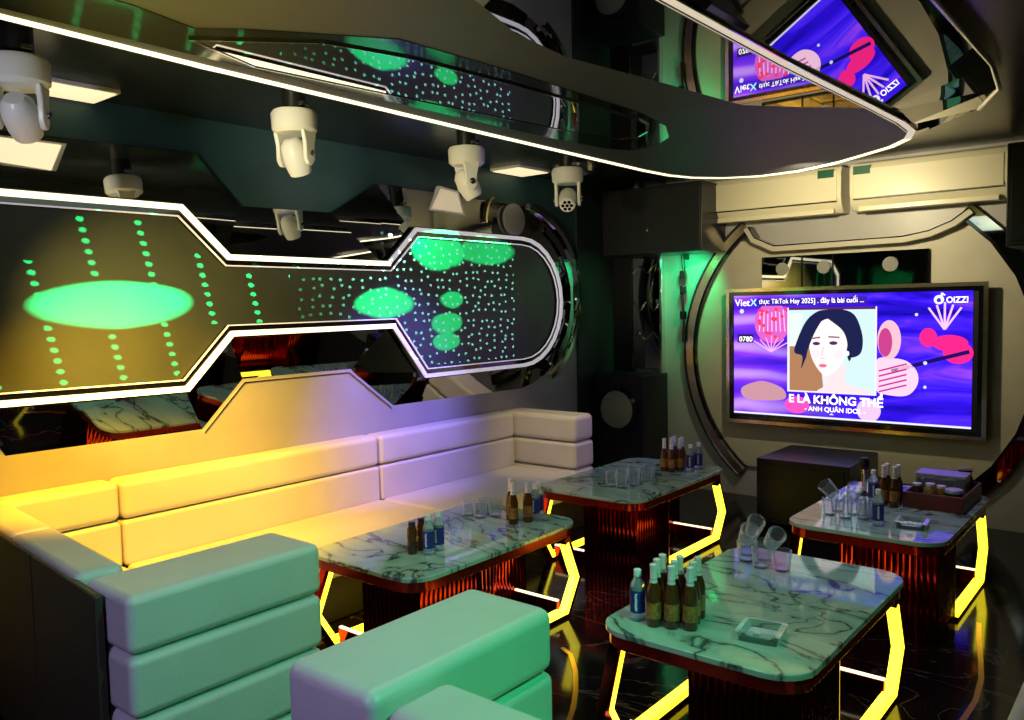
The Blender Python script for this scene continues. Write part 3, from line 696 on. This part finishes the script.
# run along the near side of the corner, backrest slightly angled, brown outer shell
dirv = (Vector((-2.52, 1.065, 0)) - Vector((-4.18, 1.215, 0))).normalized(); nv = Vector((-dirv.y, dirv.x, 0))
def slanted(a, b, t0, t1, z0, z1, name, bev, m):
    p0 = Vector((-4.18, 1.215, 0)) + dirv * a; p1 = Vector((-4.18, 1.215, 0)) + dirv * b
    off = Vector((-3.8, 3.1, 0))
    pts = [p0 + nv * t0, p1 + nv * t0, p1 + nv * t1, p0 + nv * t1]
    return MB().prism([tuple(p - off + Vector((0, 0, z0))) for p in pts], (0, 0, z1 - z0)).build(name, m, wall_sofa, bevel=bev, seg=4)
for a, b in ((.0, .72), (.725, 1.45)):
    slanted(a, b, .03, .17, .40, .63, 'backrest_panel', .025, 'leather')
    slanted(a, b, .012, .17, .635, .82, 'backrest_panel', .03, 'leather')
slanted(.0, 1.02, .0, .028, .02, .80, 'outer_shell', .008, 'leather_dark')
slanted(1.024, 1.655, .0, .028, .02, .80, 'outer_shell', .008, 'leather_dark')
WS(-4.0, -2.74, 1.42, 1.80, .24, .42, 'seat_cushion', .03)
WS(-3.95, -2.74, 1.38, 1.78, .0, .24, 'plinth', .01, 'leather_dark')
# channelled arm of the near run
for k, (z0, z1) in enumerate(((.02, .23), (.235, .425), (.43, .622), (.627, .81))):
    WS(-2.70, -2.40, 1.105, 1.81, z0, z1, 'arm_channel', .03)

near = empty('two_seat_sofa', (-.85, 1.5, 0), label='cream leather sofa in the foreground with channelled arm lit green', cat='sofa')
def NS(x0, x1, y0, y1, z0, z1, name, b=.03, m='leather'):
    return cushion(x0 + .85, x1 + .85, y0 - 1.5, y1 - 1.5, z0, z1, name, near, b, m)
for z0, z1 in ((.02, .23), (.235, .425), (.43, .626), (.63, .81)):
    NS(-1.665, -1.35, 1.13, 1.80, z0, z1, 'arm_channel', .035 if z1 > .8 else .028)
    NS(-.27, .03, 1.13, 2.25, z0, z1, 'arm_channel', .03)
for a, b in ((-1.345, -.81), (-.806, -.275)):
    NS(a, b, 1.15, 1.36, .40, .78, 'backrest_cushion', .045)
    NS(a, b, 1.34, 1.78, .24, .42, 'seat_cushion', .03)
NS(-1.345, -.275, 1.18, 1.76, 0, .24, 'plinth', .01, 'leather_dark')
# sofa on the right wall, seen in the mirrors
rs = empty('side_sofa', (.9, 3.9, 0), label='cream sofa on the right hand wall seen only in the mirrors', cat='sofa')
cushion(-.4, .35, -1.2, 1.2, 0, .24, 'plinth', rs, .01, 'leather_dark')
for a in (-1.2, -.4, .4):
    cushion(-.4, .2, a + G, a + .8 - G, .24, .43, 'seat_cushion', rs)
    cushion(.18, .38, a + G, a + .8 - G, .40, .85, 'backrest_cushion', rs, .04)

# ------------------------------------------------------------------ tables
def flute(outline, step=.03, amp=.0022):
    out = []
    n = len(outline)
    for i in range(n):
        a = Vector(outline[i]); b = Vector(outline[(i + 1) % n]); L = (b - a).length; t = (b - a) / L; nn = Vector((t.y, -t.x))
        k = max(1, round(L / step)); q = 6
        for j in range(k):
            for m_ in range(q):
                u = (j + m_ / q) / k; ph = m_ / q
                out.append(tuple(a + t * L * u + nn * amp * math.sin(PI * ph)))
    return out
def make_table():
    r = empty('coffee_table')
    MB().prism([(x, y, .478) for x, y in rrect(-.38, .38, -.62, .62, .13)], (0, 0, .022)).build('tabletop', 'marble', r, bevel=.004, seg=2)
    MB().prism([(x, y, .43) for x, y in rrect(-.368, .368, -.608, .608, .12)], (0, 0, .0475)).build('apron', 'red_lacquer', r, bevel=.003, seg=2)
    S = [(-.03, -.56), (.35, -.56), (.35, -.18), (.13, -.18), (.13, .18), (.03, .18), (.03, .56), (-.35, .56), (-.35, .18), (-.13, .18), (-.13, -.18), (-.03, -.18)]
    MB().prism([(x, y, 0.0) for x, y in flute(S)], (0, 0, .431)).build('pedestal', 'copper', r)
    for s in (1, -1):
        poly = [(.34 * s, .50 * s, .425), (.34 * s, .605 * s, .19), (.34 * s, .50 * s, .02), (.34 * s, -.17 * s, .02)]
        l = MB().band(poly, (s, 0, 0), -.024, .024, -.02, .02).build('leg_frame', 'copper', r)
        poly2 = [(.34 * s, .513 * s, .40), (.34 * s, .605 * s, .19), (.34 * s, .50 * s, .02), (.34 * s, -.17 * s, .02)]
        MB().band(poly2, (s, 0, 0), -.027, .0, -.022, .022).build('light_strip', 'led_y', l)
        x0, x1 = sorted((-.03 * s + .06 * s * 0 + .0, .33 * s)) if False else sorted((.035 * s, .325 * s))
        yy = .46 * s
        c = MB().box(x0, x1, yy - .012, yy + .012, .0, .09).build('cross_rail', 'copper', r, bevel=.002)
        MB().box(x0, x1, yy - .008, yy + .008, .09, .098).build('light_strip', 'led_w', c)
    return r
tproto = make_table()
TT = {}
tabs = [('T4', -1.255, 3.02, 'front right marble coffee table nearest the camera holding beer bottles and an ashtray'),
        ('T1', -2.865, 2.96, 'marble coffee table closest to the yellow lit sofa behind the foreground sofa'),
        ('T2', -2.83, 4.69, 'marble coffee table at the far end of the sofa near the corner loudspeaker'),
        ('T3', -1.24, 4.76, 'marble coffee table below the television carrying the dark red tray')]
for i, (k, x, y, lab) in enumerate(tabs):
    o = tproto if i == 0 else copy_tree(tproto)
    o.location = (x, y, 0); tag(o, lab, 'table', 'marble coffee tables with light strips'); TT[k] = o
ZT = .5
# ------------------------------------------------------------------ table ware
def make_beer():
    r = empty('beer_bottle')
    MB().lathe([(.027, 0), (.030, .004), (.030, .125), (.026, .15), (.015, .18), (.013, .21)], 20).build('glass_body', 'amber', r, smooth=True)
    MB().lathe([(.0185, .166), (.0145, .188), (.0135, .235), (.0155, .237), (.0155, .247), (.010, .25)], 16).build('neck_foil', 'foil', r, smooth=True)
    MB().lathe([(.0306, .035), (.0306, .10)], 20, caps=False).build('label', 'label_gold', r, smooth=True)
    return r
def make_water():
    r = empty('water_bottle')
    MB().lathe([(.026, 0), (.031, .006), (.031, .13), (.028, .15), (.014, .175), (.013, .185)], 20).build('bottle_body', 'clearplastic', r, smooth=True)
    MB().lathe([(.0316, .035), (.0316, .125)], 20, caps=False).build('label', 'label_blue', r, smooth=True)
    MB().lathe([(.0155, .18), (.0155, .205), (.013, .208), (0, .208)], 16).build('cap', 'cap_white', r, smooth=True)
    # white upright script on the label
    mb = MB()
    pts = []
    for k in range(25):
        u = k / 24; a = math.radians(-72 + 11 * math.sin(k * 1.9)); pts.append((.0325 * math.cos(a), .0325 * math.sin(a), .045 + .07 * u))
    mb.tube(pts, .0022, 5).build('label_script', 'text_white', r)
    return r
def make_glass():
    r = MB().lathe([(0, .008), (.027, .009), (.0345, .085), (.0355, .0885), (.0375, .090), (.0395, .0885), (.040, .085), (.0325, .004), (.029, .0), (0, 0)], 24, caps=False).build('drinking_glass', 'glass', smooth=True)
    return r
def make_ash():
    r = empty('ashtray')
    mb = MB()
    o = rrect(-.075, .075, -.075, .075, .015, 4); i_ = rrect(-.058, .058, -.058, .058, .012, 4); j = rrect(-.045, .045, -.045, .045, .01, 4)
    def ring(p, z): return [mb.bm.verts.new((x, y, z)) for x, y in p]
    R = [ring(rrect(-.068, .068, -.068, .068, .015, 4), 0), ring(o, .032), ring(i_, .036), ring(j, .012)]
    for a, b in zip(R, R[1:]):
        for k in range(len(a)): mb.bm.faces.new((a[k], a[(k + 1) % len(a)], b[(k + 1) % len(a)], b[k]))
    mb.bm.faces.new(R[0]); mb.bm.faces.new(R[-1][::-1])
    mb.build('glass_dish', 'glass_thick', r)
    MB().box(-.012, .012, -.0765, -.055, .024, .038).build('cigarette_rest', 'glass_thick', r, bevel=.003)
    return r
beer = make_beer(); water = make_water(); glass = make_glass(); ash = make_ash()
used = set()
def place(proto, x, y, lab, cat, group, z=ZT, rz=0, tilt=None):
    o = proto if id(proto) not in used else copy_tree(proto)
    used.add(id(proto))
    o.location = (x, y, z); o.rotation_euler = (0, 0, rz)
    if cat == 'bottle': o.scale = (.88, .88, .9)
    if tilt is not None: o.rotation_euler = tilt
    for k in ('group',):
        if k in o: del o[k]
    tag(o, lab, cat, group)
    return o
gB = 'brown beer bottles on the nearest table'
cl = [(-1.455, 2.53), (-1.395, 2.55), (-1.335, 2.575), (-1.475, 2.59), (-1.415, 2.61), (-1.355, 2.635), (-1.485, 2.65), (-1.425, 2.67), (-1.365, 2.695)]
for i, (x, y) in enumerate(cl):
    place(beer, x, y, ('leftmost', 'front middle', 'front right', 'second row left', 'second row centre', 'second row right', 'third row left', 'third row right', 'hindmost')[i] + ' brown beer bottle of the cluster on the nearest table', 'bottle', gB, rz=random.random() * 6)
place(water, -1.53, 2.545, 'clear water bottle with blue label left of the beer cluster on the nearest table', 'bottle', None)
for i, (x, y) in enumerate([(-2.735, 3.30), (-2.70, 3.38), (-2.80, 3.36)]):
    place(beer, x, y, ('leftmost', 'right', 'middle rear')[i] + ' of three brown beer bottles at the far end of the sofa side table', 'bottle', 'beer bottles on the sofa side table', rz=random.random() * 6)
for i, (x, y) in enumerate([(-2.71, 3.455), (-2.735, 3.52)]):
    place(water, x, y, ('clear water bottle touching the three beer bottles on the sofa side table', 'rearmost clear water bottle beside the three beers on the sofa side table')[i], 'bottle', 'water bottles at the far end of the sofa side table')
for i, (x, y) in enumerate([(-2.72, 2.66), (-2.73, 2.735)]):
    place(water, x, y, ('left', 'right')[i] + ' blue labelled water bottle standing at the near end of the sofa side table', 'bottle', 'water bottles at the near end of the sofa side table')
# short brown bottles with dark caps
sh = empty('small_bottle')
MB().lathe([(.024, 0), (.026, .004), (.026, .06), (.022, .07), (.026, .08), (.026, .13), (.018, .148)], 18).build('glass_body', 'amber', sh, smooth=True)
MB().lathe([(.019, .148), (.019, .168), (0, .17)], 16).build('cap', 'label_dark', sh, smooth=True)
MB().lathe([(.0266, .015), (.0266, .05)], 18, caps=False).build('label', 'label_dark', sh, smooth=True)
for i, (x, y) in enumerate([(-2.79, 2.62), (-2.80, 2.69)]):
    place(sh, x, y, ('front', 'rear')[i] + ' short brown energy drink bottle with black cap on the sofa side table', 'bottle', 'short brown bottles')
for i, (x, y) in enumerate([(-2.76, 4.96), (-2.70, 4.95), (-2.735, 5.02), (-2.67, 5.01), (-2.75, 5.085), (-2.69, 5.08)]):
    place(beer, x, y, ('left front', 'middle front', 'middle', 'right', 'left rear', 'right rear')[i] + ' brown beer bottle of the group on the far corner table', 'bottle', 'beer bottles on the far corner table', rz=random.random() * 6)
for i, (x, y) in enumerate([(-2.60, 5.03), (-2.59, 5.13)]):
    place(water, x, y, ('front', 'rear')[i] + ' water bottle right of the beers on the far corner table', 'bottle', 'water bottles on the far corner table')
for i, (x, y) in enumerate([(-1.30, 4.80), (-1.24, 4.79), (-1.30, 4.865), (-1.24, 4.855)]):
    place(beer, x, y, ('left front', 'right front', 'left rear', 'right rear')[i] + ' brown beer bottle left of the dark red tray', 'bottle', 'beer bottles beside the tray', rz=random.random() * 6)
place(water, -1.36, 4.82, 'clear water bottle left of the beers beside the dark red tray', 'bottle', None)
place(water, -1.20, 4.34, 'small clear bottle in front of the glasses on the table with the tray', 'bottle', None)
# glasses
gl4 = [(-1.50, 3.42, 0), (-1.41, 3.37, 0), (-1.32, 3.38, 0), (-1.53, 3.51, 0), (-1.44, 3.48, 0)]
for i, (x, y, _) in enumerate(gl4):
    place(glass, x, y, ('left front', 'middle front', 'right front', 'left rear', 'right rear')[i] + ' upright empty glass on the nearest table', 'glass', 'glasses on the nearest table')
for i, (x, y, tx, ty) in enumerate([(-1.455, 3.40, .5, .55), (-1.345, 3.41, .5, .65), (-1.48, 3.53, .45, .5)]):
    place(glass, x - .03, y - .02, ('left', 'right', 'rear')[i] + ' tipped glass resting on top of the glasses on the nearest table', 'glass', 'tipped glasses on the nearest table', z=ZT + .102, tilt=(tx, ty, 0))
place(ash, -1.11, 2.66, 'clear square glass ashtray on the nearest table', 'ashtray', None, rz=.15)
for i, (x, y) in enumerate([(-2.80, 4.36), (-2.73, 4.36), (-2.78, 4.45), (-2.70, 4.46), (-2.76, 4.55), (-2.71, 4.64), (-2.75, 4.74), (-2.80, 4.63)]):
    place(glass, x, y, ('first', 'second', 'third', 'fourth', 'fifth', 'sixth', 'seventh', 'eighth')[i] + ' empty glass counted from the near end of the far corner table', 'glass', 'glasses on the far corner table')
for i, (x, y) in enumerate([(-3.05, 3.30), (-2.97, 3.30), (-3.00, 3.38), (-2.92, 3.37)]):
    place(glass, x, y, ('leftmost', 'front', 'rear', 'rightmost')[i] + ' empty glass left of the beers on the sofa side table', 'glass', 'glasses on the sofa side table')
for i, (x, y) in enumerate([(-1.47, 4.43), (-1.38, 4.40), (-1.30, 4.44), (-1.46, 4.53), (-1.37, 4.51), (-1.29, 4.54)]):
    place(glass, x, y, ('left front', 'middle front', 'right front', 'left rear', 'middle rear', 'right rear')[i] + ' upright glass on the table with the tray', 'glass', 'glasses on the table with the tray')
for i, (x, y, tx, ty) in enumerate([(-1.44, 4.45, .5, -.6), (-1.35, 4.45, .6, .4)]):
    place(glass, x - .01, y, ('left', 'right')[i] + ' tipped glass on top of the glasses beside the microphone', 'glass', 'tipped glasses on the table with the tray', z=ZT + .102, tilt=(tx, ty, 0))
place(ash, -1.06, 4.42, 'clear square glass ashtray in front of the dark red tray', 'ashtray', None, rz=.1)
# microphone in a small stand
mc = empty('microphone', (-1.46, 5.0, ZT), label='upright wireless microphone behind the glasses on the table with the tray', cat='microphone')
MB().lathe([(.04, 0), (.04, .008), (.012, .016), (.012, .03)], 20).build('stand', 'black', mc, smooth=True)
MB().lathe([(.012, .02), (.014, .03), (.02, .15)], 16).build('handle', 'chrome', mc, smooth=True)
MB().lathe([(.020, .15), (.027, .165), (.029, .19), (.022, .215), (0, .225)], 16).build('head', 'black', mc, smooth=True)
# tray with snacks
tr = empty('serving_tray', (-1.055, 5.06, ZT), label='dark red wooden tray holding snacks on the table below the television', cat='tray')
MB().box(-.15, .15, -.24, .24, 0, .012).build('bottom', 'tray', tr, bevel=.002)
for n_, a in (('side_wall', (-.15, -.138, -.24, .24, .01, .085)), ('side_wall', (.138, .15, -.24, .24, .01, .085)), ('end_wall', (-.14, .14, -.24, -.228, .01, .085)), ('end_wall', (-.14, .14, .228, .24, .01, .085))):
    MB().box(*a).build(n_, 'tray', tr, bevel=.003)
tn = empty('round_tin', (-.965, 4.885, ZT + .012), label='round green tin with lilac lid in the dark red tray', cat='tin')
MB().lathe([(.04, 0), (.042, .003), (.042, .085)], 24).build('body', 'tin_green', tn, smooth=True)
MB().lathe([(.044, .085), (.044, .10), (.038, .104), (0, .101)], 24).build('lid', 'tin_top', tn, smooth=True)
for i, (x, y, h, m_) in enumerate([(-1.15, 4.90, .10, 'label_dark'), (-1.08, 4.88, .11, 'snack'), (-1.03, 4.90, .10, 'label_gold')]):
    j = empty('snack_jar', (x, y, ZT + .012), label=('dark', 'brown', 'gold')[i] + ' labelled jar in front row of the dark red tray', cat='jar', group='jars in the tray')
    MB().lathe([(.026, 0), (.029, .004), (.029, h - .015), (.022, h)], 18).build('body', m_, j, smooth=True)
    MB().lathe([(.024, h), (.024, h + .012), (0, h + .014)], 18).build('lid', 'foil', j, smooth=True)
bx = empty('clear_snack_box', (-1.06, 5.11, ZT + .012), label='clear plastic box of snacks standing in the dark red tray', cat='box')
mb = MB(); mb.box(-.13, .12, -.07, .07, .0, .13); mb.build('box_walls', 'clearplastic', bx, bevel=.004)
MB().box(-.135, .125, -.075, .075, .13, .145).build('lid', 'tin_top', bx, bevel=.003)
bg = empty('foil_bag', (-.975, 5.22, ZT + .012), rz=.3, label='small shiny snack bag leaning at the back of the tray', cat='bag')
MB().lathe([(.0, 0), (.045, .01), (.05, .07), (.03, .13), (.04, .15)], 10, Matrix.Scale(.35, 4, (0, 1, 0))).build('bag', 'tray', bg, smooth=True)
MB().box(-.035, .035, -.004, .004, .148, .165).build('crimp', 'foil', bg)

# ------------------------------------------------------------------ moving head lamps
def moving_head(x, y, z, yaw, tilt, lab, lens_face=True):
    """z = bottom of base drum; head hangs below"""
    e = empty('moving_head_lamp', (x, y, 2.7), label=lab, cat='stage light', group='moving head lamps')
    zz = z - 2.7
    MB().lathe([(.055, zz + .10), (.055, 0)], 16).build('ceiling_pole', 'black', e, smooth=True)
    MB().box(-.09, .09, -.02, .02, zz + .115, zz + .135).build('clamp', 'chrome', e, bevel=.003)
    MB().lathe([(.085, zz - .005), (.105, zz + .012), (.108, zz + .085), (.098, zz + .10), (0, zz + .104)], 28).build('base', 'white_plastic', e, smooth=True)
    rot = Matrix.Rotation(yaw, 4, 'Z')
    # yoke: two tapered arms
    yk = MB()
    for s in (1, -1):
        prof = [(-.052, zz + .005), (.052, zz + .005), (.036, zz - .06), (.034, zz - .13), (.015, zz - .155), (-.015, zz - .155), (-.034, zz - .13), (-.036, zz - .06)]
        a = [Vector((s * .088, p, q)) for p, q in prof]
        yk.prism([tuple(rot @ v) for v in a], tuple(rot @ Vector((-s * .022, 0, 0))))
    yk.prism([tuple(rot @ Vector((-.080, -.04, zz - .004))), tuple(rot @ Vector((.080, -.04, zz - .004))), tuple(rot @ Vector((.080, .04, zz - .004))), tuple(rot @ Vector((-.080, .04, zz - .004)))], (0, 0, .02))
    yk.build('yoke', 'white_plastic', e, bevel=.008)
    mt = Matrix.Translation((0, 0, zz - .105)) @ rot @ Matrix.Rotation(tilt, 4, 'X')
    # head points along local -Z when tilt = 0
    MB().lathe([(0, .085), (.035, .08), (.058, .05), (.063, .0), (.060, -.05), (.052, -.088), (.048, -.09)], 24, mt).build('head', 'white_plastic', e, smooth=True)
    ln = MB().lathe([(0, -.0925), (.046, -.0925), (.046, -.088)], 24, mt).build('lens_plate', 'diffuser' if not lens_face else 'white_plastic', e, smooth=True)
    for k in range(7):
        cx, cy = (0, 0) if k == 0 else (.029 * math.cos(k * PI / 3), .029 * math.sin(k * PI / 3))
        MB().lathe([(0, 0), (.0115, 0), (.0115, .004)], 12, mt @ Matrix.Translation((cx, cy, -.0968))).build('lens', 'black_gloss', ln, smooth=True)
    for s in (1, -1):
        MB().lathe([(0, 0), (.018, 0), (.018, .012), (0, .014)], 16, Matrix.Translation((0, 0, zz - .105)) @ rot @ Matrix.Translation((s * .088, 0, 0)) @ Matrix.Rotation(s * PI / 2, 4, 'Y')).build('pivot_cap', 'chrome', e)
    return e
moving_head(-3.33, 1.24, 2.485, .9, .9, 'large white moving head lamp at the upper left corner of the photo')
moving_head(-3.30, 2.42, 2.485, .3, .45, 'white moving head lamp second from the left aiming straight down')
moving_head(-3.30, 3.62, 2.475, -.5, .5, 'white moving head lamp third from the left above the star panel')
moving_head(-3.32, 4.66, 2.475, .55, -.95, 'farthest white moving head lamp with its seven lenses facing the camera')
# round ceiling ring speaker behind the farthest lamp
rg = empty('ceiling_speaker', (-3.75, 5.35, 2.7), label='round ceiling speaker with chrome ring behind the farthest moving head lamp', cat='ceiling speaker')
MB().lathe([(.17, 0), (.17, -.03), (.13, -.035), (.12, 0)], 36, caps=False).build('ring', 'chrome', rg, smooth=True)
MB().lathe([(0, -.012), (.12, -.012), (.12, 0)], 36).build('grille', 'grille', rg, smooth=True)
# green lit par lamp at the top right
pr_ = empty('par_lamp', (-.16, 1.62, 2.52), label='green lit round spot lamp cut by the top right corner', cat='stage light')
mt = Matrix.Rotation(.5, 4, 'X')
MB().lathe([(0, .08), (.05, .07), (.07, .0), (.072, -.05), (.062, -.052)], 24, mt).build('housing', 'green_body', pr_, smooth=True)
MB().lathe([(0, -.04), (.062, -.04), (.062, -.05)], 24, mt).build('lens', 'black_gloss', pr_, smooth=True)
MB().box(-.085, .085, -.008, .008, .07, .18).build('bracket', 'black', pr_, bevel=.003)
